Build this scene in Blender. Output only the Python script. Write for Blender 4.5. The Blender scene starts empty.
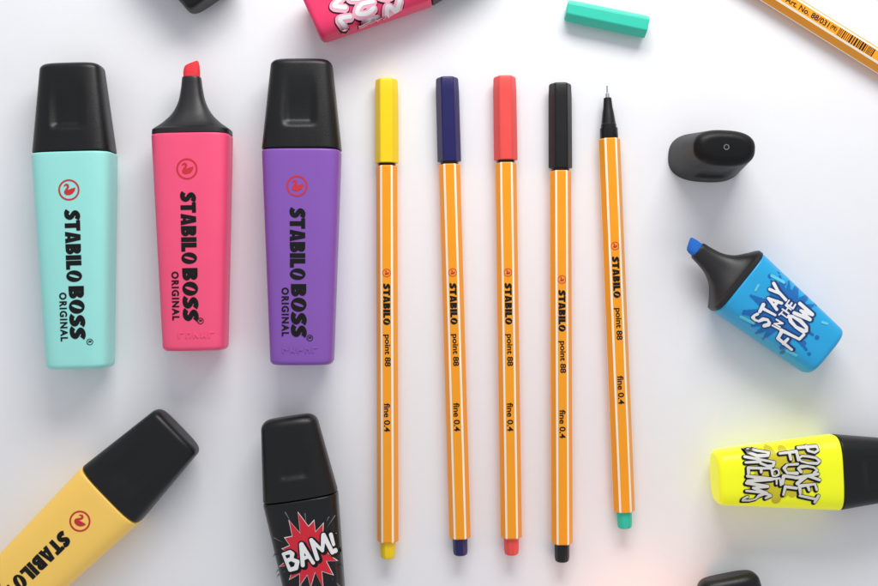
import bpy, bmesh, math, random
import numpy as np
from mathutils import Vector, Matrix
from mathutils.bvhtree import BVHTree

H = 11.0
CX, CY = 439.0, 293.0
scene = bpy.context.scene
COL = scene.collection

def W(px, py, z=0.0):
    k = (H - z) / H
    return Vector(((px - CX) * .01 * k, (CY - py) * .01 * k, z))
def UN(z): return 0.01 * (H - z) / H
def lin(c):
    r = []
    for v in c:
        v /= 255.0
        r.append(v / 12.92 if v <= .04045 else ((v + .055) / 1.055) ** 2.4)
    return (r[0], r[1], r[2], 1)

# ---------------------------------------------------------------- materials
def mat(name, rgb, rough=.4, metal=0., bump=.0, bscale=60., var=.06, spec=.5, emit=0., sss=0., coat=0.):
    m = bpy.data.materials.new(name); m.use_nodes = True
    nt = m.node_tree; N = nt.nodes; L = nt.links
    b = N['Principled BSDF']
    tc = N.new('ShaderNodeTexCoord')
    n = N.new('ShaderNodeTexNoise'); n.inputs['Scale'].default_value = 5.; n.inputs['Detail'].default_value = 5
    L.new(tc.outputs['Object'], n.inputs['Vector'])
    c = lin(rgb)
    mx = N.new('ShaderNodeMix'); mx.data_type = 'RGBA'
    mx.inputs['A'].default_value = tuple(min(1, v * (1 - var)) for v in c[:3]) + (1,)
    mx.inputs['B'].default_value = tuple(min(1, v * (1 + var)) for v in c[:3]) + (1,)
    L.new(n.outputs['Fac'], mx.inputs['Factor'])
    L.new(mx.outputs['Result'], b.inputs['Base Color'])
    mr = N.new('ShaderNodeMapRange')
    mr.inputs['To Min'].default_value = max(0, rough - .06); mr.inputs['To Max'].default_value = rough + .06
    L.new(n.outputs['Fac'], mr.inputs['Value']); L.new(mr.outputs['Result'], b.inputs['Roughness'])
    b.inputs['Metallic'].default_value = metal
    b.inputs['Specular IOR Level'].default_value = spec
    b.inputs['Coat Weight'].default_value = coat
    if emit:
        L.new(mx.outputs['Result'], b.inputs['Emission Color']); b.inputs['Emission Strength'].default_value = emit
    if bump:
        n2 = N.new('ShaderNodeTexNoise'); n2.inputs['Scale'].default_value = bscale; n2.inputs['Detail'].default_value = 3
        L.new(tc.outputs['Object'], n2.inputs['Vector'])
        bp = N.new('ShaderNodeBump'); bp.inputs['Strength'].default_value = bump; bp.inputs['Distance'].default_value = .01
        L.new(n2.outputs['Fac'], bp.inputs['Height']); L.new(bp.outputs['Normal'], b.inputs['Normal'])
    return m

M_TABLE = mat('white_table', (240, 240, 243), .55, bump=.06, bscale=25, var=.012, spec=.3)
M_BLACK = mat('black_cap_plastic', (8, 8, 9), .38, bump=.16, bscale=90, var=.12, spec=.42)
M_BLACK2 = mat('black_matte_cap_plastic', (9, 9, 10), .44, bump=.16, bscale=90, var=.12, spec=.27)
M_NECK = mat('black_neck_plastic', (22, 22, 24), .42, bump=.08, bscale=70, var=.1)
M_INK = mat('black_print', (8, 8, 9), .5, var=.05, spec=.3)
M_RED = mat('red_print', (205, 40, 48), .5)
M_REDART = mat('red_artwork', (214, 26, 48), .45)
M_WHITE = mat('white_print', (240, 240, 240), .45)
M_GREY = mat('grey_print', (110, 112, 118), .5)
M_TEAL = mat('turquoise_plastic', (158, 232, 223), .40, bump=.05, var=.02)
M_PINK = mat('pink_plastic', (250, 84, 126), .40, bump=.05, var=.03)
M_PURP = mat('purple_plastic', (134, 84, 178), .40, bump=.05, var=.03)
M_APRI = mat('apricot_plastic', (255, 207, 98), .40, bump=.05, var=.02, emit=.06)  # faint emission stands in for warm colour bleeding onto the table
M_BLUE = mat('blue_plastic', (34, 168, 224), .34, bump=.04, var=.04)
M_DBLUE = mat('dark_blue_print', (12, 108, 182), .4)
M_NAVY = mat('ink_blue_print', (10, 58, 120), .4)
M_LBLUE = mat('light_blue_print', (98, 205, 232), .4)
M_NEON = mat('neon_yellow_plastic', (236, 242, 16), .36, bump=.03, var=.02, emit=.22)  # emission put into the plastic to give its yellow glow on the table
M_OLIVE = mat('ochre_print', (214, 200, 24), .45)
M_CREAM = mat('cream_print', (224, 223, 214), .45)
M_MPINK = mat('raspberry_plastic', (238, 52, 104), .36, bump=.03, var=.03)
M_LPINK = mat('pale_pink_print', (250, 176, 196), .45)
M_BBODY = mat('black_body_plastic', (14, 14, 16), .32, var=.1, spec=.42)
M_ORANGE = mat('orange_barrel_paint', (252, 160, 12), .34, bump=.02, var=.03)
M_STRIPE = mat('white_stripe_paint', (255, 248, 228), .4, var=.01)
M_CY = mat('yellow_cap_plastic', (252, 212, 0), .36, var=.03)
M_CN = mat('navy_cap_plastic', (22, 18, 88), .34, var=.06)
M_CC = mat('coral_cap_plastic', (238, 78, 72), .36, var=.03)
M_CK = mat('black_pen_cap_plastic', (12, 12, 13), .36, var=.1, spec=.45)
M_CT = mat('turquoise_cap_plastic', (44, 198, 170), .36, var=.03)
M_METAL = mat('steel', (205, 205, 210), .32, metal=1., var=.03)
M_TIPR = mat('red_felt', (226, 44, 54), .75, bump=.5, bscale=50, var=.1)
M_TIPB = mat('blue_felt', (20, 110, 208), .75, bump=.5, bscale=50, var=.1)

# ---------------------------------------------------------------- basic helpers
def new_obj(name, me, parent=None):
    o = bpy.data.objects.new(name, me); COL.objects.link(o)
    if parent: o.parent = parent
    return o

class Frame:
    """local frame of a thing: origin at its cap end on the table, -Y running to the tail"""
    def __init__(s, name, A, B, zc, label, cat, group=None):
        s.zc = zc; s.u = UN(zc)
        a = W(A[0], A[1], zc); b = W(B[0], B[1], zc)
        d = b - a; s.L = d.length
        s.ang = math.atan2(d.y, d.x) + math.pi / 2
        s.e = bpy.data.objects.new(name, None); s.e.empty_display_size = .2
        COL.objects.link(s.e)
        s.e.location = (a.x, a.y, 0); s.e.rotation_euler = (0, 0, s.ang)
        s.e['label'] = label; s.e['category'] = cat
        if group: s.e['group'] = group
        s.M = Matrix.Translation((a.x, a.y, 0)) @ Matrix.Rotation(s.ang, 4, 'Z')
        s.Mi = s.M.inverted()
    def loc(s, px, py, z):
        v = s.Mi @ W(px, py, z); return (v.x, v.y)

def finish(me, smooth=True, ang=35):
    if smooth:
        for p in me.polygons: p.use_smooth = True
        try: me.set_sharp_from_angle(angle=math.radians(ang))
        except Exception as ex: print('sharp', ex)

def ring(hw, hh, n, nseg):
    t = np.linspace(0, 2 * math.pi, 801)
    c, s_ = np.cos(t), np.sin(t)
    x = hw * np.sign(c) * np.abs(c) ** (2 / n); y = hh * np.sign(s_) * np.abs(s_) ** (2 / n)
    d = np.concatenate([[0], np.cumsum(np.hypot(np.diff(x), np.diff(y)))])
    q = np.linspace(0, d[-1], nseg + 1)[:-1]
    return np.interp(q, d, x), np.interp(q, d, y)

def rounded(t0, t1, w0, w1, h0, h1, r0, r1, n=4., c0=None, c1=None, steps=40, k=7):
    c0 = c0 or (r0, r0); c1 = c1 or (r1, r1); out = []
    def base(t):
        f = (t - t0) / (t1 - t0); return w0 + (w1 - w0) * f, h0 + (h1 - h0) * f
    for i in range(k):
        a = math.pi / 2 * (1 - i / k); t = t0 + r0 * (1 - math.sin(a)); w, h = base(t)
        out.append((t, w - c0[0] * (1 - math.cos(a)), h - c0[1] * (1 - math.cos(a)), n))
    for i in range(steps + 1):
        t = t0 + r0 + (t1 - r1 - t0 - r0) * i / steps; w, h = base(t); out.append((t, w, h, n))
    for i in range(1, k + 1):
        a = math.pi / 2 * (i / k); t = t1 - r1 * (1 - math.sin(a)); w, h = base(t)
        out.append((t, w - c1[0] * (1 - math.cos(a)), h - c1[1] * (1 - math.cos(a)), n))
    return out

def spline(pts, m=6):
    P = [np.array(p, float) for p in pts]; P = [2 * P[0] - P[1]] + P + [2 * P[-1] - P[-2]]
    out = []
    for i in range(1, len(P) - 2):
        for j in range(m):
            t = j / m; a, b, c, d = P[i - 1], P[i], P[i + 1], P[i + 2]
            out.append(tuple(.5 * ((2 * b) + (c - a) * t + (2 * a - 5 * b + 4 * c - d) * t * t + (3 * b - a - 3 * c + d) * t ** 3)))
    out.append(tuple(P[-2])); return out

def loft(name, fr, st, material, parent=None, nseg=80, deform=None, zc=None, sharp=35):
    u = fr.u; zc = fr.zc if zc is None else zc
    V = []; F = []
    for (t, hw, hh, n) in st:
        xs, zs = ring(hw, hh, n, nseg)
        for x, z in zip(xs, zs):
            y = -t
            if deform: x, y, z = deform(x, y, z, t, hw, hh)
            V.append((x * u, y * u, zc + z * u))
    k = len(st)
    for i in range(k - 1):
        for j in range(nseg):
            j2 = (j + 1) % nseg
            F.append((i * nseg + j, i * nseg + j2, (i + 1) * nseg + j2, (i + 1) * nseg + j))
    F.append(tuple(reversed(range(nseg)))); F.append(tuple((k - 1) * nseg + j for j in range(nseg)))
    me = bpy.data.meshes.new(name); me.from_pydata(V, [], F)
    bm = bmesh.new(); bm.from_mesh(me); bmesh.ops.recalc_face_normals(bm, faces=bm.faces); bm.to_mesh(me); bm.free()
    me.materials.append(material); finish(me, ang=sharp)
    o = new_obj(name, me, parent or fr.e)
    return o, BVHTree.FromPolygons([Vector(v) for v in V], F)

# ---------------------------------------------------------------- text and printed decals
_tc = {}
def text_geo(s, offset=0., shear=0., space=1.):
    key = (s, offset, shear, space)
    if key in _tc: return _tc[key]
    cu = bpy.data.curves.new('t', 'FONT'); cu.body = s; cu.size = 1; cu.offset = offset; cu.shear = shear
    cu.space_character = space; cu.resolution_u = 4
    o = bpy.data.objects.new('t', cu); COL.objects.link(o)
    dg = bpy.context.evaluated_depsgraph_get(); dg.update()
    me = bpy.data.meshes.new_from_object(o.evaluated_get(dg))
    V = [(v.co.x, v.co.y) for v in me.vertices]; F = [tuple(p.vertices) for p in me.polygons]
    bpy.data.objects.remove(o); bpy.data.curves.remove(cu); bpy.data.meshes.remove(me)
    _tc[key] = (V, F); return V, F
def bbox(V):
    xs = [v[0] for v in V]; ys = [v[1] for v in V]; return min(xs), max(xs), min(ys), max(ys)

def place(V, c, length, height, ang):
    x0, x1, y0, y1 = bbox(V)
    sx = length / (x1 - x0); sy = height / (y1 - y0); ca, sa = math.cos(ang), math.sin(ang)
    out = []
    for x, y in V:
        a = (x - (x0 + x1) / 2) * sx; b = (y - (y0 + y1) / 2) * sy
        out.append((c[0] + a * ca - b * sa, c[1] + a * sa + b * ca))
    return out
def fit(s, c, length, height, ang, offset=.03, shear=0., space=1.):
    V, F = text_geo(s, offset, shear, space)
    return place(V, c, length, height, ang), F

def strip(pts, w, sm_=6):
    """mitred ribbon along a smoothed centre line"""
    P = [np.array(p[:2]) for p in spline(pts, sm_)]; V = []; F = []
    for i, p in enumerate(P):
        a = P[max(0, i - 1)]; b = P[min(len(P) - 1, i + 1)]; d = (b - a) / (np.linalg.norm(b - a) + 1e-9)
        nrm = np.array([-d[1], d[0]]) * w / 2
        V += [tuple(p + nrm), tuple(p - nrm)]
        if i: F.append((2 * i - 2, 2 * i - 1, 2 * i + 1, 2 * i))
    return V, F
def poly(pts): return list(pts), [tuple(range(len(pts)))]
def rect(x0, y0, x1, y1): return poly([(x0, y0), (x1, y0), (x1, y1), (x0, y1)])
def merge(*g):
    V = []; F = []
    for v, f in g:
        b = len(V); V += list(v); F += [tuple(i + b for i in q) for q in f]
    return V, F

# heavy condensed logotype letters (height 1)
def gO():
    V = []; F = []; n = 40
    for i in range(n):
        a = 2 * math.pi * i / n
        V.append((.38 + .38 * math.cos(a), .5 + .51 * math.sin(a)))
        x, y = .085 * math.cos(a), .33 * math.sin(a)
        V.append((.38 + x + .26 * y, .5 + y)); j = (i + 1) % n
        F.append((2 * i, 2 * i + 1, 2 * j + 1, 2 * j))
    return V, F
GL = {
 'S': (merge(strip([(.60, .78), (.48, .855), (.33, .855), (.20, .77), (.18, .66), (.28, .56), (.43, .45), (.48, .33), (.41, .19), (.28, .145), (.14, .15), (.02, .23)], .31)), .62),
 'T': (merge(rect(0, .74, .68, 1), rect(.185, 0, .495, .74)), .68),
 'A': (merge(poly([(0, 0), (.30, 0), (.315, .15), (.335, .34), (.38, .70), (.38, 1), (.20, 1)]), poly([(.76, 0), (.56, 1), (.38, 1), (.38, .70), (.425, .34), (.445, .15), (.46, 0)]),
             rect(.315, .14, .445, .34)), .76),
 'B': (merge(rect(0, 0, .30, 1), strip([(.30, .87), (.45, .855), (.51, .75), (.45, .63), (.30, .59)], .255), strip([(.30, .45), (.48, .41), (.54, .28), (.47, .16), (.30, .13)], .255)), .68),
 'I': (rect(0, 0, .31, 1), .31),
 'L': (merge(rect(0, 0, .31, 1), rect(.31, 0, .58, .26)), .58),
 'O': (gO(), .76)}
def logotype(word, c, length, height, ang, gap=.05):
    V = []; F = []; x = 0
    for ch in word:
        (gv, gf), w = GL[ch]; b = len(V)
        V += [(p[0] + x, p[1]) for p in gv]; F += [tuple(i + b for i in q) for q in gf]; x += w + gap
    return place(V, c, length, height, ang), F

# ---- brush lettering from signed distance fields
SK = {
 'S': [[(.9, .84), (.6, 1), (.25, .96), (.08, .78), (.22, .58), (.72, .44), (.92, .24), (.7, .03), (.35, 0), (.05, .16)]],
 'T': [[(0, 1), (1, .94)], [(.52, .95), (.45, 0)]],
 'A': [[(0, 0), (.48, 1), (1, 0)], [(.2, .34), (.82, .34)]],
 'Y': [[(0, 1), (.5, .5), (1, 1)], [(.5, .5), (.42, 0)]],
 'I': [[(.5, 1), (.5, 0)]],
 'N': [[(0, 0), (.05, 1), (.92, 0), (1, 1)]],
 'H': [[(0, 1), (.04, 0)], [(1, 1), (.94, 0)], [(0, .5), (1, .5)]],
 'E': [[(.95, 1), (.05, .96), (0, 0), (1, .03)], [(.05, .5), (.8, .52)]],
 'F': [[(1, 1), (.05, .96), (.05, 0)], [(.05, .52), (.8, .54)]],
 'L': [[(.08, 1), (0, .04), (1, 0)]],
 'O': [[(.5, 1), (.12, .86), (0, .5), (.14, .12), (.5, 0), (.88, .14), (1, .5), (.86, .88), (.5, 1)]],
 'W': [[(0, 1), (.24, 0), (.5, .75), (.76, 0), (1, 1)]],
 'P': [[(.05, 0), (.05, 1), (.7, .98), (.98, .76), (.7, .5), (.08, .46)]],
 'C': [[(.95, .84), (.55, 1), (.12, .82), (0, .5), (.14, .14), (.55, 0), (.98, .18)]],
 'K': [[(.04, 1), (.04, 0)], [(.95, 1), (.08, .48), (1, 0)]],
 'U': [[(0, 1), (.04, .2), (.45, 0), (.9, .18), (1, 1)]],
 'D': [[(.05, 0), (.05, 1), (.6, .94), (.98, .5), (.6, .06), (.05, 0)]],
 'R': [[(.05, 0), (.05, 1), (.7, .98), (.95, .76), (.7, .52), (.08, .5)], [(.45, .5), (1, 0)]],
 'M': [[(0, 0), (.08, 1), (.5, .35), (.92, 1), (1, 0)]],
 'B': [[(.05, 0), (.05, 1), (.65, .96), (.85, .76), (.6, .54), (.1, .52)], [(.6, .54), (.98, .28), (.68, .02), (.05, 0)]],
 '!': [[(.55, 1), (.5, .36)], [(.48, .02), (.47, 0)]],
}
def brush(word, c, width, height, ang, r, seed, jit=.1, gap=.02):
    """segments [(x0,y0,x1,y1,r)] of a word drawn with a varying brush"""
    rnd = random.Random(seed)
    wt = {'I': .35, '!': .35, 'M': 1.3, 'W': 1.35, ' ': .45, 'L': .9}
    ws = [wt.get(ch, 1.) for ch in word]; tot = sum(ws); pos = -width / 2; ca, sa = math.cos(ang), math.sin(ang); out = []
    for ch, w in zip(word, ws):
        cw = width * w / tot
        if ch != ' ':
            hh = height * (1 + rnd.uniform(-jit, jit)); rot = rnd.uniform(-jit, jit); oy = rnd.uniform(-jit, jit) * height * .4
            sx = max(.001, cw - 2 * r - gap * cw); sy = hh - 2 * r; cr, sr = math.cos(rot), math.sin(rot)
            for pl in SK[ch]:
                Q = []
                for x, y in pl:
                    x += rnd.uniform(-.05, .05); y += rnd.uniform(-.04, .04)
                    a = (x - .5) * sx; b = (y - .5) * sy
                    a, b = a * cr - b * sr + pos + cw / 2, a * sr + b * cr + oy
                    Q.append((c[0] + a * ca - b * sa, c[1] + a * sa + b * ca))
                rr = r
                for p, q_ in zip(Q[:-1], Q[1:]):
                    r2 = r * rnd.uniform(.65, 1.25)
                    for k in range(4):
                        f0, f1 = k / 4, (k + 1) / 4
                        out.append((p[0] + (q_[0] - p[0]) * f0, p[1] + (q_[1] - p[1]) * f0, p[0] + (q_[0] - p[0]) * f1, p[1] + (q_[1] - p[1]) * f1, rr + (r2 - rr) * f1))
                    rr = r2
        pos += cw
    return out
def field(segs, grow, res=.0055, shift=(0, 0)):
    """filled marching squares of the union of fat segments"""
    S = np.array(segs)
    x0 = min(S[:, 0].min(), S[:, 2].min()) - .12; x1 = max(S[:, 0].max(), S[:, 2].max()) + .12
    y0 = min(S[:, 1].min(), S[:, 3].min()) - .12; y1 = max(S[:, 1].max(), S[:, 3].max()) + .12
    nx = int((x1 - x0) / res) + 2; ny = int((y1 - y0) / res) + 2
    X, Y = np.meshgrid(x0 + np.arange(nx) * res, y0 + np.arange(ny) * res, indexing='ij')
    D = np.full(X.shape, -9.)
    for a, b, c, d, r in S:
        vx, vy = c - a, d - b; l2 = vx * vx + vy * vy + 1e-12
        t = np.clip(((X - a) * vx + (Y - b) * vy) / l2, 0, 1)
        D = np.maximum(D, r + grow - np.hypot(X - a - t * vx, Y - b - t * vy))
    D = np.where(np.abs(D) < 1e-7, 1e-7, D)
    V = []; F = []; idx = {}
    def vid(key, x, y):
        if key not in idx: idx[key] = len(V); V.append((x + shift[0], y + shift[1]))
        return idx[key]
    ins = D > 0
    anyin = ins[:-1, :-1] | ins[1:, :-1] | ins[:-1, 1:] | ins[1:, 1:]
    for i, j in zip(*np.nonzero(anyin)):
        cs = ((i, j), (i + 1, j), (i + 1, j + 1), (i, j + 1)); f = []
        for k in range(4):
            p, q_ = cs[k], cs[(k + 1) % 4]
            if ins[p]: f.append(vid(p, X[p], Y[p]))
            if ins[p] != ins[q_]:
                t = D[p] / (D[p] - D[q_]); key = (min(p, q_), max(p, q_))
                f.append(vid(key, X[p] + (X[q_] - X[p]) * t, Y[p] + (Y[q_] - Y[p]) * t))
        if len(f) > 2: F.append(tuple(f))
    return V, F

def annulus(c, r1, r2, n=40):
    V = []; F = []
    for i in range(n):
        a = 2 * math.pi * i / n; V += [(c[0] + r1 * math.cos(a), c[1] + r1 * math.sin(a)), (c[0] + r2 * math.cos(a), c[1] + r2 * math.sin(a))]
        j = (i + 1) % n; F.append((2 * i, 2 * i + 1, 2 * j + 1, 2 * j))
    return V, F
def burst(c, r0, r1, n, seed, sx=1., sy=1., grow=0.):
    rnd = random.Random(seed); P = []
    for i in range(n * 2):
        a = math.pi * i / n + rnd.uniform(-.07, .07)
        r = (r1 * rnd.uniform(.8, 1.12)) + grow * 1.8 if i % 2 == 0 else r0 * rnd.uniform(.85, 1.1) + grow
        P.append((c[0] + r * sx * math.cos(a), c[1] + r * sy * math.sin(a)))
    V = [c] + P; m = len(P); F = [(0, 1 + i, 1 + (i + 1) % m) for i in range(m)]
    return V, F

def decal(name, parent, bvh, layers, cut=.05, xlim=None, base=.003):
    AV = []; AF = []; MI = []; mats = []
    for li, (g, m) in enumerate(layers):
        bm = bmesh.new()
        vs = [bm.verts.new((x, y, 0)) for x, y in g[0]]
        for f in g[1]:
            try: bm.faces.new([vs[i] for i in f])
            except ValueError: pass
        bmesh.ops.triangulate(bm, faces=[f for f in bm.faces if len(f.verts) > 4])
        dense = len(g[0]) > 2500
        if cut and not dense:
            x0, x1, _, _ = bbox(g[0]); q = math.floor(x0 / cut) * cut + .00137
            while q < x1:
                bmesh.ops.bisect_plane(bm, geom=bm.verts[:] + bm.edges[:] + bm.faces[:], plane_co=(q, 0, 0), plane_no=(1, 0, 0)); q += cut
        if xlim is not None:
            for sgn in (1, -1):
                bmesh.ops.bisect_plane(bm, geom=bm.verts[:] + bm.edges[:] + bm.faces[:], plane_co=(sgn * xlim, 0, 0), plane_no=(sgn, 0, 0), clear_outer=True)
        for f in bm.faces:
            f.normal_update()
            if f.normal.z < 0: f.normal_flip()
        bm.verts.index_update(); b0 = len(AV); last = .3
        for v in bm.verts:
            h = bvh.ray_cast(Vector((v.co.x, v.co.y, 5)), Vector((0, 0, -1)))
            z = h[0].z if h[0] is not None else last
            last = z; AV.append((v.co.x, v.co.y, z + base + .002 * li))
        if m not in mats: mats.append(m)
        for f in bm.faces: AF.append(tuple(v.index + b0 for v in f.verts)); MI.append(mats.index(m))
        bm.free()
    me = bpy.data.meshes.new(name); me.from_pydata(AV, [], AF)
    for m in mats: me.materials.append(m)
    me.polygons.foreach_set('material_index', MI); finish(me)
    return new_obj(name, me, parent)

SWAN = [(-.50, .30), (-.42, .50), (-.22, .62), (-.02, .52), (.04, .32), (-.04, .12), (-.14, -.04), (.05, .06), (.30, .14), (.62, .22),
        (.56, -.08), (.36, -.34), (.08, -.48), (-.24, -.48), (-.44, -.34), (-.46, -.12), (-.34, .06), (-.22, .22), (-.18, .36), (-.28, .42), (-.36, .36)]
def swan_logo(c, r, ang=0.):
    ca, sa = math.cos(ang), math.sin(ang)
    sw = poly([(c[0] + r * (x * ca - y * sa), c[1] + r * (x * sa + y * ca)) for x, y in SWAN])
    return merge(annulus(c, r * .84, r), sw)

DOWN = -math.pi / 2

# ---------------------------------------------------------------- large highlighters
def sm(a, b, x):
    t = max(0, min(1, (x - a) / (b - a))); return t * t * (3 - 2 * t)
def cap_deform(L, wk=.50, depth=4., lip=.10):
    def f(x, y, z, t, hw, hh):
        if z > 0:
            q = t / L
            hw_in = hw * (wk - .1 * q)
            lat = 1 - sm(hw_in * .62, hw_in * 1.2, abs(x))
            ax = sm(.12, .66, q) * (1 - sm(.68, .68 + lip, q))
            z -= depth * lat * ax
        return x, y, z
    return f

def big_cap(fr, L, w_top=30, w_base=39.3, parent=None, depth=4., lip=.10):
    st = rounded(0, L, w_top, w_base, 17.5, 25, 6, 1.2, n=3.6, c0=(7, 7), c1=(1, 1), steps=70)
    return loft('cap', fr, st, M_BLACK, parent, nseg=140, deform=cap_deform(L, .5, depth, lip))[0]

def chisel(fr, t0, t1, hw, m, parent=None):
    st = [(t0, hw * .72, 2.2, 3), (t0 + 1.2, hw * .86, 3.2, 3), (t0 + 5, hw * .97, 5, 3), (t0 + 10, hw, 6.5, 3), (t1 + 3, hw, 6.8, 3)]
    def df(x, y, z, t, a, b):
        f = max(0, 1 - (t - t0) / (t1 - t0)); return x, y + x * .38 * f - 2.2 * f, z
    return loft('chisel_tip', fr, st, m, parent, nseg=40, deform=df)[0]

def neck(fr, t0, t1, hw, hh, parent=None):
    L = t1 - t0
    P = [(t0, 8.6, 7.6, 2.6), (t0 + 1.5, 9.4, 8.4, 2.6), (t0 + L * .2, 10.6, 9.4, 2.6), (t0 + L * .42, 13.2, 11.2, 2.8), (t0 + L * .62, 19, 14, 3), (t0 + L * .78, 28, 18, 3.4), (t0 + L * .87, hw - 3.4, hh - 3.2, 3.7), (t0 + L * .9, hw - 1.2, hh - 1.2, 3.7)]
    st = spline(P, 5) + [(t0 + L * .915, hw - .3, hh - .3, 3.7), (t0 + L * .97, hw, hh, 3.7), (t1 - .4, hw, hh, 3.7), (t1, hw - .6, hh - .6, 3.7), (t1 + .8, hw - 1.5, hh - 1.5, 3.7)]
    return loft('neck', fr, st, M_NECK, parent, nseg=96)[0]

def big_body(fr, t0, t1, m, w0=39.8, w1=31):
    st = rounded(t0, t1, w0, w1, 25.2, 22, 2.2, 5, n=3.9, c0=(1.6, 1.6), c1=(4.5, 4.5))
    return loft('body', fr, st, m, nseg=120)

def moulded(fr, body, bvh, px, m):
    """small raised ticks moulded into the tail of the barrel"""
    zt = .47; u = UN(zt); c = fr.loc(*px, zt); g = []
    rnd = random.Random(int(px[0]))
    for i in range(5):
        x = c[0] + (i - 2) * 7.5 * u
        g.append((x - 2 * u, c[1] - 2.4 * u, x - 2 * u, c[1] + 2.4 * u, .8 * u))
        g.append((x - 2 * u, c[1] + rnd.choice([-2.4, 0, 2.4]) * u, x + 2 * u, c[1] + rnd.choice([-2.4, 0, 2.4]) * u, .8 * u))
        if i % 2: g.append((x + 2 * u, c[1] - 2.4 * u, x + 2 * u, c[1] + 2.4 * u, .8 * u))
    o = decal('moulded_mark', body, bvh, [(field(g, 0, .003), m)], cut=0, base=.0)
    md = o.modifiers.new('thickness', 'SOLIDIFY'); md.thickness = .006; md.offset = 1

def big_print(fr, body, bvh, rg, tx, og, rc):
    zt = .49; u = UN(zt)
    decal('ring_logo', body, bvh, [(swan_logo(fr.loc(*rg, zt), 10.6 * u), M_RED)], cut=.04)
    t1 = logotype('STABILO', fr.loc(*tx[0], zt), tx[1] * u, 16 * u, DOWN)
    t2 = logotype('BOSS', fr.loc(*tx[2], zt), tx[3] * u, 16 * u, DOWN)
    decal('brand_lettering', body, bvh, [(merge(t1, t2), M_INK)], cut=.04)
    t3 = fit('ORIGINAL', fr.loc(*og, zt), 49 * u, 7.6 * u, DOWN, .04, 0, 1.25)
    decal('line_lettering', body, bvh, [(t3, M_INK)], cut=.04)
    c = fr.loc(*rc, zt)
    t4 = merge(annulus(c, 2.6 * u, 3.3 * u, 20), fit('R', c, 2.6 * u, 3.4 * u, DOWN, .03))
    decal('registered_mark', body, bvh, [(t4, M_INK)], cut=.04)

G_BIG = 'large highlighter pens laid out flat'
f = Frame('highlighter_pen', (72.5, 65), (81, 368), .25, 'capped turquoise highlighter pen lying on the white table', 'highlighter', G_BIG)
big_cap(f, 88.5); b, bv = big_body(f, 89.5, 303, M_TEAL)
big_print(f, b, bv, (69, 190), ((73, 245.5), 73, (76.5, 313), 54), (63, 317), (89, 342))

f = Frame('highlighter_pen', (191.5, 61), (196, 350), .25, 'open bright pink highlighter with red chisel tip', 'highlighter', G_BIG)
chisel(f, 0, 17, 8, M_TIPR); neck(f, 16.5, 75, 38.6, 24.6); b, bv = big_body(f, 75, 289, M_PINK, 38.8, 31)
big_print(f, b, bv, (187, 169), ((188.5, 227.5), 73, (190, 295), 54), (175, 296), (200, 321))
moulded(f, b, bv, (196, 335), M_PINK)

f = Frame('highlighter_pen', (302, 61), (302.5, 364), .25, 'capped purple highlighter pen lying on the white table', 'highlighter', G_BIG)
big_cap(f, 89.5); b, bv = big_body(f, 90.5, 303, M_PURP, 39, 31)
big_print(f, b, bv, (297, 186), ((297.5, 243.5), 73, (298.5, 311), 54), (285, 312), (309.5, 338))
moulded(f, b, bv, (300, 350), M_PURP)

dx, dy = -.718, .696
f = Frame('highlighter_pen', (179.5, 428.5), (179.5 + dx * 308, 428.5 + dy * 308), .25, 'capped apricot yellow highlighter lying at an angle', 'highlighter', G_BIG)
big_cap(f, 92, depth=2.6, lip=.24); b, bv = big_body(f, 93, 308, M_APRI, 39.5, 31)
def yl(a, l): return (80 + dx * a + dy * l, 521 + dy * a - dx * l)
big_print(f, b, bv, (80, 521), (yl(55, 1.5), 73, yl(123, 3), 54), yl(126, -12), yl(153, 12))

f = Frame('pen_cap', (216, -2), (166, -74), .25, 'loose black highlighter cap lying on its side', 'cap')
big_cap(f, 87.5)

# ---------------------------------------------------------------- small highlighters
def mini_cap(fr, L=79, parent=None, m=None, n=3.0, wt=27.5):
    st = rounded(0, L, wt, 37.2, 16, 24.5, 9, 1.2, n=n, c0=(9, 8), c1=(.8, .8), steps=60, k=10)
    return loft('cap', fr, st, m or M_BLACK, parent, nseg=130, deform=cap_deform(L, .5, 2.6))[0]
def mini_body(fr, t0, t1, m, w0=37.4, w1=27):
    st = rounded(t0, t1, w0, w1, 24.6, 21, 2, 5.5, n=3.2, c0=(1.6, 1.6), c1=(5, 5))
    return loft('body', fr, st, m, nseg=120)
G_MINI = 'small printed highlighter pens'
zt = .475; u = UN(zt)

# black, comic burst
f = Frame('small_highlighter_pen', (288.5, 416.5), (320, 622), .245, 'capped black small highlighter with red comic burst print', 'highlighter', G_MINI)
mini_cap(f, 80); b, bv = mini_body(f, 81, 208, M_BBODY)
c = f.loc(309.5, 552, zt); L_ = []
rays = []
for i in (1, 4, 5, 8, 11, 14, 17, 19, 20, 23, 26, 28, 31):
    a = 2 * math.pi * i / 34 + .07 * math.sin(i * 5); r1, r2 = (31 + 4 * math.sin(i * 3)) * u, (42 + 5 * math.sin(i * 7)) * u
    da = .014
    rays.append(poly([(c[0] + r1 * math.cos(a), c[1] + r1 * math.sin(a)), (c[0] + r2 * math.cos(a - da), c[1] + r2 * math.sin(a - da)), (c[0] + r2 * math.cos(a + da), c[1] + r2 * math.sin(a + da))]))
L_.append((merge(*rays), M_GREY))
L_.append((burst(c, 22 * u, 36 * u, 15, 4, .88, 1.08, grow=.8 * u), M_WHITE))
L_.append((burst(c, 22 * u, 36 * u, 15, 4, .88, 1.08), M_REDART))
sg = brush('BAM!', (c[0] + .0, c[1] - .005), 55 * u, 23 * u, math.radians(12), 1.9 * u, 3, .12)
L_ += [(field(sg, 1.7 * u, shift=(.012, -.014)), M_INK), (field(sg, 1.3 * u), M_INK), (field(sg, 0, .0045), M_WHITE)]
decal('printed_artwork', b, bv, L_, xlim=.325)

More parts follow.
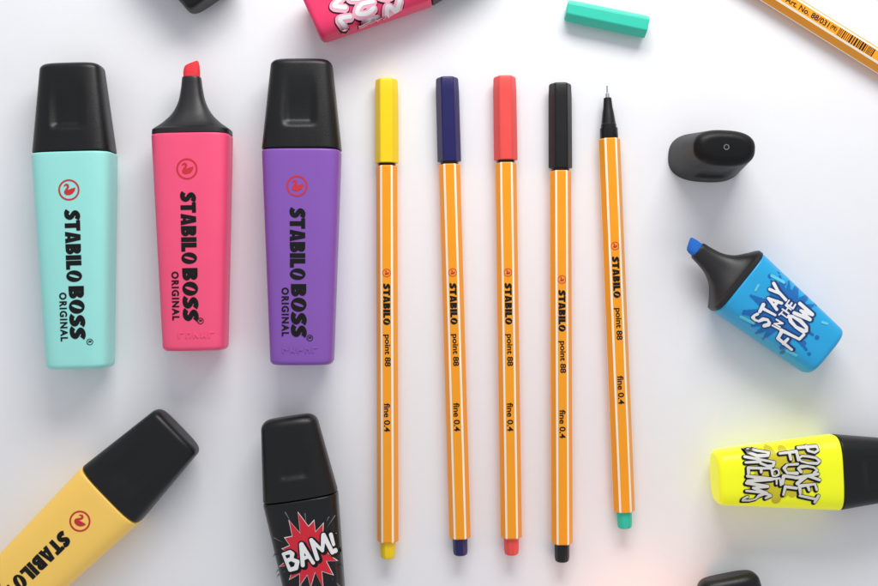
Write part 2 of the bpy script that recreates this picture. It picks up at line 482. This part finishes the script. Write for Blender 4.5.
# blue, open
ddx, ddy = .778, .628
f = Frame('small_highlighter_pen', (687, 242), (687 + ddx * 175, 242 + ddy * 175), .245, 'open blue small highlighter with white hand lettering', 'highlighter', G_MINI)
chisel(f, 0, 15, 7.5, M_TIPB); neck(f, 13, 64, 37.2, 24.4); b, bv = mini_body(f, 64, 176, M_BLUE, 37, 28)
c = f.loc(785, 317, zt)
def q(x, y): return (c[0] + x * u, c[1] + y * u)
rnd = random.Random(12); spl = []
for i in range(30):
    a = rnd.uniform(0, 6.283); r0 = rnd.uniform(4, 12); r1 = rnd.uniform(20, 36); n_ = 6
    for k in range(n_):
        f0, f1 = k / n_, (k + 1) / n_
        P0 = q((r0 + (r1 - r0) * f0) * math.cos(a), 4 + 1.3 * (r0 + (r1 - r0) * f0) * math.sin(a)); P1 = q((r0 + (r1 - r0) * f1) * math.cos(a), 4 + 1.3 * (r0 + (r1 - r0) * f1) * math.sin(a))
        spl.append((*P0, *P1, (5.0 * (1 - f1) + .3) * u))
    if rnd.random() < .5:
        P2 = q((r1 + 4) * math.cos(a), 4 + 1.3 * (r1 + 4) * math.sin(a)); spl.append((*P2, *P2, rnd.uniform(.6, 1.6) * u))
L_ = [(field(spl, 1. * u), M_DBLUE)]
hl = [(*q(-27, 34), *q(-24, 20), 1.4 * u), (*q(24, 36), *q(27, 22), 1.6 * u), (*q(-24, -24), *q(-22, -34), 1.4 * u), (*q(20, -33), *q(22, -38), 1.3 * u), (*q(2, 40), *q(8, 41), 1.2 * u)]
L_.append((field(hl, 0), M_LBLUE))
sg = brush('STAY', q(-1, 17.5), 43 * u, 20 * u, math.radians(6), 1.6 * u, 5, .16) + brush('IN THE', q(1, 2.5), 32 * u, 9 * u, math.radians(6), .8 * u, 6, .12) + brush('FLOW', q(0, -15), 46 * u, 24 * u, math.radians(6), 1.8 * u, 7, .16)
L_ += [(field(sg, 1.1 * u, shift=(.010, -.010)), M_NAVY), (field(sg, .8 * u), M_NAVY), (field(sg, 0, .0045), M_WHITE)]
decal('printed_artwork', b, bv, L_, xlim=.30)

# neon yellow
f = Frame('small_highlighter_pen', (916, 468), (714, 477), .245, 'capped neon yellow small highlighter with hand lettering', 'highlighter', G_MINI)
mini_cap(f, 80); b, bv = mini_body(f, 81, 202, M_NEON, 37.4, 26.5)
c = f.loc(779, 475, zt)
rnd = random.Random(4); spl = []
for i in range(20):
    a = 6.283 * i / 20 + rnd.uniform(-.1, .1); r1 = rnd.uniform(18, 27)
    spl.append((*q(0, 5), *q(r1 * math.cos(a), 5 + 1.35 * r1 * math.sin(a)), 2.6 * u))
L_ = [(field(spl, 2 * u), M_OLIVE)]
sg = brush('POCKET', q(0, 29), 57 * u, 21 * u, math.radians(-3), 1.4 * u, 5, .2) + brush('FULL', q(-1, 11), 46 * u, 18 * u, math.radians(-3), 1.4 * u, 6, .2) + \
    brush('OF', q(2, -3), 18 * u, 10 * u, 0, 1.0 * u, 8, .1) + brush('DREAMS', q(0, -20), 52 * u, 27 * u, math.radians(-3), 1.4 * u, 7, .18)
L_ += [(field(sg, 1.1 * u, shift=(.008, -.010)), M_INK), (field(sg, .6 * u), M_INK), (field(sg, 0, .0045), M_CREAM)]
decal('printed_artwork', b, bv, L_, xlim=.32)

# raspberry
f = Frame('small_highlighter_pen', (311 + .914 * 197, 18 - .407 * 197), (311, 18), .245, 'capped raspberry pink small highlighter with bubble print', 'highlighter', G_MINI)
mini_cap(f, 80); b, bv = mini_body(f, 81, 197, M_MPINK)
c = f.loc(360, -1, zt)
def wig(pts, r):
    P = spline(pts, 4); return [(*q(*a), *q(*b_), r * u) for a, b_ in zip(P[:-1], P[1:])]
sg = wig([(-20, 36), (-26, 26), (-18, 18), (-12, 24), (-14, 32)], 3) + wig([(-2, 36), (-4, 22), (4, 18), (10, 26), (8, 36)], 3) + wig([(18, 35), (24, 28), (18, 22), (25, 17)], 3) + \
     wig([(-26, 8), (-20, 11), (-16, 4), (-22, -2), (-27, -8)], 3) + wig([(-8, 10), (-10, -4), (-4, -9), (0, -2)], 3) + wig([(8, 10), (6, -2), (12, -9), (16, 0), (14, 8)], 3) + wig([(24, 8), (22, -2), (26, -9)], 3) + \
     wig([(-18, -18), (-20, -28)], 3) + wig([(-8, -17), (-4, -27), (2, -18)], 3) + wig([(12, -17), (10, -27), (18, -26)], 3)
L_ = [(field(sg, 2.3 * u, shift=(.005, -.005)), M_INK), (field(sg, 1.5 * u), M_LPINK), (field(sg, -.9 * u, shift=(-.006, .008)), M_WHITE)]
decal('printed_artwork', b, bv, L_, xlim=.325)

# one running out at the bottom
f = Frame('small_highlighter_pen', (726.5, 575), (766, 778), .245, 'capped black small highlighter lying beside the others', 'highlighter', G_MINI)
mini_cap(f, 80, wt=30); mini_body(f, 81, 206, M_BBODY)

# standing cap
class FF: pass
sc = bpy.data.objects.new('pen_cap', None); COL.objects.link(sc)
p = W(705, 158, 0); sc.location = p
sc['label'] = 'loose black highlighter cap standing upright on its open end'; sc['category'] = 'cap'
fr = FF(); fr.u = .01; fr.zc = 0; fr.e = sc
cap = mini_cap(fr, 82, parent=sc, m=M_BLACK2, n=2.6, wt=28); cap.rotation_euler = (math.radians(90), 0, math.radians(-3)); cap.location = (0, 0, .82)
V_, F_ = annulus((0, 0), .018, .027, 28)
me = bpy.data.meshes.new('vent_hole'); me.from_pydata([(x, y, 0) for x, y in V_], [], F_); me.materials.append(M_GREY)
vh = new_obj('vent_hole', me, sc); vh.location = (.0, 0, .8225)
bm = bmesh.new(); bmesh.ops.create_cone(bm, cap_ends=True, segments=24, radius1=.016, radius2=.016, depth=.004)
me = bpy.data.meshes.new('vent_opening'); bm.to_mesh(me); bm.free(); me.materials.append(M_INK)
vo = new_obj('vent_opening', me, vh); vo.location = (0, 0, -.0015)

# ---------------------------------------------------------------- fineliners
def hexring(R, c):
    P = []
    for k in range(6):
        a = math.radians(60 * k); v = np.array([math.cos(a), math.sin(a)]) * R
        pa = math.radians(60 * (k - 1)); na = math.radians(60 * (k + 1))
        dp = np.array([math.cos(pa), math.sin(pa)]) * R - v; dn = np.array([math.cos(na), math.sin(na)]) * R - v
        P.append(v + dp / np.linalg.norm(dp) * c); P.append(v + dn / np.linalg.norm(dn) * c)
    return P
def hexloft(name, fr, st, mats, parent=None, zc=None):
    u = fr.u; V = []; F = []; MI = []; zc = fr.zc if zc is None else zc
    for (t, R, c) in st:
        for p in hexring(R, c): V.append((p[0] * u, -t * u, zc + p[1] * u))
    for i in range(len(st) - 1):
        for j in range(12):
            j2 = (j + 1) % 12
            F.append((i * 12 + j, i * 12 + j2, i * 12 + 12 + j2, i * 12 + 12 + j)); MI.append(1 if (j % 2 == 0 and len(mats) > 1) else 0)
    F.append(tuple(reversed(range(12)))); MI.append(0)
    F.append(tuple((len(st) - 1) * 12 + j for j in range(12))); MI.append(0)
    me = bpy.data.meshes.new(name); me.from_pydata(V, [], F)
    for m in mats: me.materials.append(m)
    me.polygons.foreach_set('material_index', MI)
    bm = bmesh.new(); bm.from_mesh(me); bmesh.ops.recalc_face_normals(bm, faces=bm.faces); bm.to_mesh(me); bm.free()
    o = new_obj(name, me, parent or fr.e)
    md = o.modifiers.new('soft_edges', 'BEVEL'); md.width = .003; md.segments = 2; md.limit_method = 'ANGLE'; md.angle_limit = math.radians(20)
    finish(me, ang=25)
    return o, BVHTree.FromPolygons([Vector(v) for v in V], F)

ZP = .102
G_PEN = 'row of orange fineliner pens with white stripes'
def barrel(fr, t0, t1, R=11.3):
    return hexloft('barrel', fr, [(t0, R - .8, 1.2), (t0 + 1, R, 1.3), (t1 - 1, R, 1.3), (t1, R - .6, 1.2)], [M_ORANGE, M_STRIPE])
def pen_cap(fr, t0, t1, m, R=12.2, parent=None):
    st = [(t0, R - 2.2, 1.3), (t0 + .8, R - 1.1, 1.0), (t0 + 2.2, R - .6, .9), (t0 + 14, R - .2, .8), (t1 - .6, R, .8), (t1, R - .5, .8)]
    return hexloft('cap', fr, st, [m], parent)[0]
def plug(fr, t0, t1, m):
    st = [(t0, 8.2, 1.6), (t0 + (t1 - t0) * .78, 8.0, 1.6), (t1 - 1.2, 7.4, 1.6), (t1, 5.8, 1.4)]
    return hexloft('end_plug', fr, st, [m])[0]
def pen_print(fr, body, bv, pts):
    z = .2; u = UN(z)
    def ax(p): return (0., fr.loc(*p, z)[1])
    decal('ring_logo', body, bv, [(swan_logo(ax(pts[0]), 4.2 * u, 0), M_RED)], cut=0, base=.002)
    decal('brand_lettering', body, bv, [(logotype('STABILO', ax(pts[1]), 42 * u, 7.2 * u, DOWN), M_INK)], cut=0, base=.002)
    decal('model_lettering', body, bv, [(fit('point 88', ax(pts[2]), 32 * u, 7.6 * u, DOWN, .022), M_INK)], cut=0, base=.002)
    decal('width_lettering', body, bv, [(fit('fine 0.4', ax(pts[3]), 28.5 * u, 6.2 * u, DOWN, .022), M_INK)], cut=0, base=.002)

def on(A, B, y):
    t = (y - A[1]) / (B[1] - A[1]); return (A[0] + (B[0] - A[0]) * t, y)
def fineliner(A, B, m, yc, yb, label, y0):
    f = Frame('fineliner_pen', A, B, ZP, label, 'pen', G_PEN)
    s = math.hypot(B[0] - A[0], B[1] - A[1]) / (B[1] - A[1])
    tc_, tb, te = (yc - A[1]) * s, (yb - A[1]) * s, (B[1] - A[1]) * s
    pen_cap(f, 0, tc_, m)
    loft('collar', f, [(tc_ - 3, 8.8, 8.8, 2), (tc_ + 6, 8.8, 8.8, 2)], M_CK, nseg=32)
    b, bv = barrel(f, tc_ + 2.6, tb)
    plug(f, tb - 2, te, m)
    pen_print(f, b, bv, [on(A, B, y0), on(A, B, y0 + 31), on(A, B, y0 + 77.5), on(A, B, y0 + 144.5)])
fineliner((386.5, 79.5), (388, 558), M_CY, 163.5, 541, 'orange fineliner pen with bright yellow cap', 273)
fineliner((447, 78), (460.5, 555), M_CN, 162, 537.5, 'orange fineliner pen with navy blue cap', 272.5)
fineliner((504.5, 77), (511.5, 554.5), M_CC, 160.5, 537, 'orange fineliner pen with coral red cap', 272.5)
fineliner((560, 84), (562, 561.5), M_CK, 168.5, 543, 'orange fineliner pen with black cap', 279.5)

A, B = (607, 86), (624.8, 528)
f = Frame('fineliner_pen', A, B, ZP, 'uncapped orange fineliner pen with metal tip showing', 'pen', G_PEN)
s = math.hypot(B[0] - A[0], B[1] - A[1]) / (B[1] - A[1])
loft('fibre_tip', f, [(0, .4, .4, 2), (.6, .55, .55, 2), (3, .6, .6, 2)], M_INK, nseg=16)
loft('metal_sleeve', f, [(1.6, .8, .8, 2), (7.4, .95, .95, 2), (7.8, 1.9, 1.9, 2), (12.8, 2.3, 2.3, 2)], M_METAL, nseg=24)
st = [(11.8, 3.0, 3.0, 2), (12.4, 3.9, 3.9, 2), (22, 4.8, 4.8, 2), (26, 5.6, 5.6, 2), (38, 7.2, 7.2, 2), (38.6, 7.6, 7.6, 2), (42.2, 7.7, 7.7, 2), (42.4, 8.8, 8.8, 2), (51.6, 9.0, 9.0, 2), (53, 8.4, 8.4, 2), (60, 8.2, 8.2, 2)]
loft('grip_section', f, st, M_CK, nseg=40, sharp=25)
b, bv = barrel(f, 53, (511 - 86) * s)
plug(f, (509.5 - 86) * s, 442 * s, M_CT)
pen_print(f, b, bv, [on(A, B, 246), on(A, B, 277), on(A, B, 324), on(A, B, 390)])

# loose turquoise pen cap
f = Frame('pen_cap', (566, 10.5), (647, 27.5), ZP, 'loose turquoise hexagonal pen cap on the table', 'cap')
pen_cap(f, 0, 82.5, M_CT, 11.6)

# fineliner leaving the frame
ex, ey = math.cos(math.radians(32)), math.sin(math.radians(32))
O = (779, -1)
A = (O[0] + ex * 360, O[1] + ey * 360); B = (O[0] - ex * 110, O[1] - ey * 110)
f = Frame('fineliner_pen', B, A, ZP, 'orange fineliner pen with article number and barcode', 'pen', G_PEN)
b, bv = hexloft('barrel', f, [(17, 10.8, 1.2), (18, 11.6, 1.3), (385, 11.6, 1.3), (386, 11, 1.2)], [M_ORANGE, M_STRIPE])
hexloft('end_plug', f, [(0, 5.8, 1.6), (1.2, 7.4, 2.2), (4, 8, 2.2), (19, 8.2, 2.2)], [M_CK])
hexloft('cap', f, [(388, 11.7, 1), (389, 12.2, 1), (468, 11.5, 1.2), (470, 9.8, 1.6)], [M_CK])
loft('collar', f, [(383, 8.8, 8.8, 2), (392, 8.8, 8.8, 2)], M_CK, nseg=32)
z = .2; u = UN(z)
decal('article_lettering', b, bv, [(fit('Art. No. 88/031', (0, f.loc(806, 15, z)[1]), 50 * u, 5.8 * u, DOWN, .018), M_INK)], cut=0, base=.002)
decal('origin_mark', b, bv, [(fit('(PE)', (0, f.loc(832, 31, z)[1]), 7 * u, 5.0 * u, DOWN, .02), M_INK)], cut=0, base=.002)
rnd = random.Random(2); t = 0; y0_ = f.loc(837, 34, z)[1]; g = []
while t < 41:
    w = rnd.choice([.7, .7, 1.2, 1.8]); y = y0_ - t * u
    g.append(rect(-4.3 * u, y - w * u, 4.3 * u, y)); t += w + rnd.choice([.8, 1., 1.4])
decal('barcode', b, bv, [(merge(*g), M_INK)], cut=0, base=.002)

# ---------------------------------------------------------------- table
me = bpy.data.meshes.new('tabletop'); me.from_pydata([(-14, -10, 0), (14, -10, 0), (14, 10, 0), (-14, 10, 0)], [], [(0, 1, 2, 3)])
me.materials.append(M_TABLE); tb = new_obj('tabletop', me); tb['kind'] = 'structure'; tb['label'] = 'smooth matte white tabletop'

# ---------------------------------------------------------------- light
w = bpy.data.worlds.new('World'); scene.world = w; w.use_nodes = True
bg = w.node_tree.nodes['Background']; bg.inputs[0].default_value = (.91, .935, 1, 1); bg.inputs[1].default_value = .58
def area(name, loc, target, sx, sy, p, col):
    l = bpy.data.lights.new(name, 'AREA'); l.shape = 'RECTANGLE'; l.size = sx; l.size_y = sy; l.energy = p; l.color = col
    o = bpy.data.objects.new(name, l); COL.objects.link(o); o.location = loc
    o.rotation_euler = (Vector(target) - Vector(loc)).to_track_quat('-Z', 'Y').to_euler()
    return o
area('window_light', (1.5, 9.5, 6.5), (0, 0, 0), 9, 4, 1180, (1, .985, .96))
pl = bpy.data.lights.new('added_warm_glow', 'POINT'); pl.energy = 17; pl.color = (1, .34, .12); pl.shadow_soft_size = .25  # unseen light added past the lower edge to tint the table warm
po = bpy.data.objects.new('added_warm_glow', pl); COL.objects.link(po); po.location = W(655, 645, .8)

cam = bpy.data.cameras.new('Camera'); co = bpy.data.objects.new('Camera', cam); COL.objects.link(co)
co.location = (0, 0, H); cam.sensor_width = 36; cam.lens = 36 * H / 8.78; cam.clip_end = 200
scene.camera = co
scene.view_settings.view_transform = 'Standard'; scene.view_settings.look = 'None'; scene.view_settings.exposure = 0
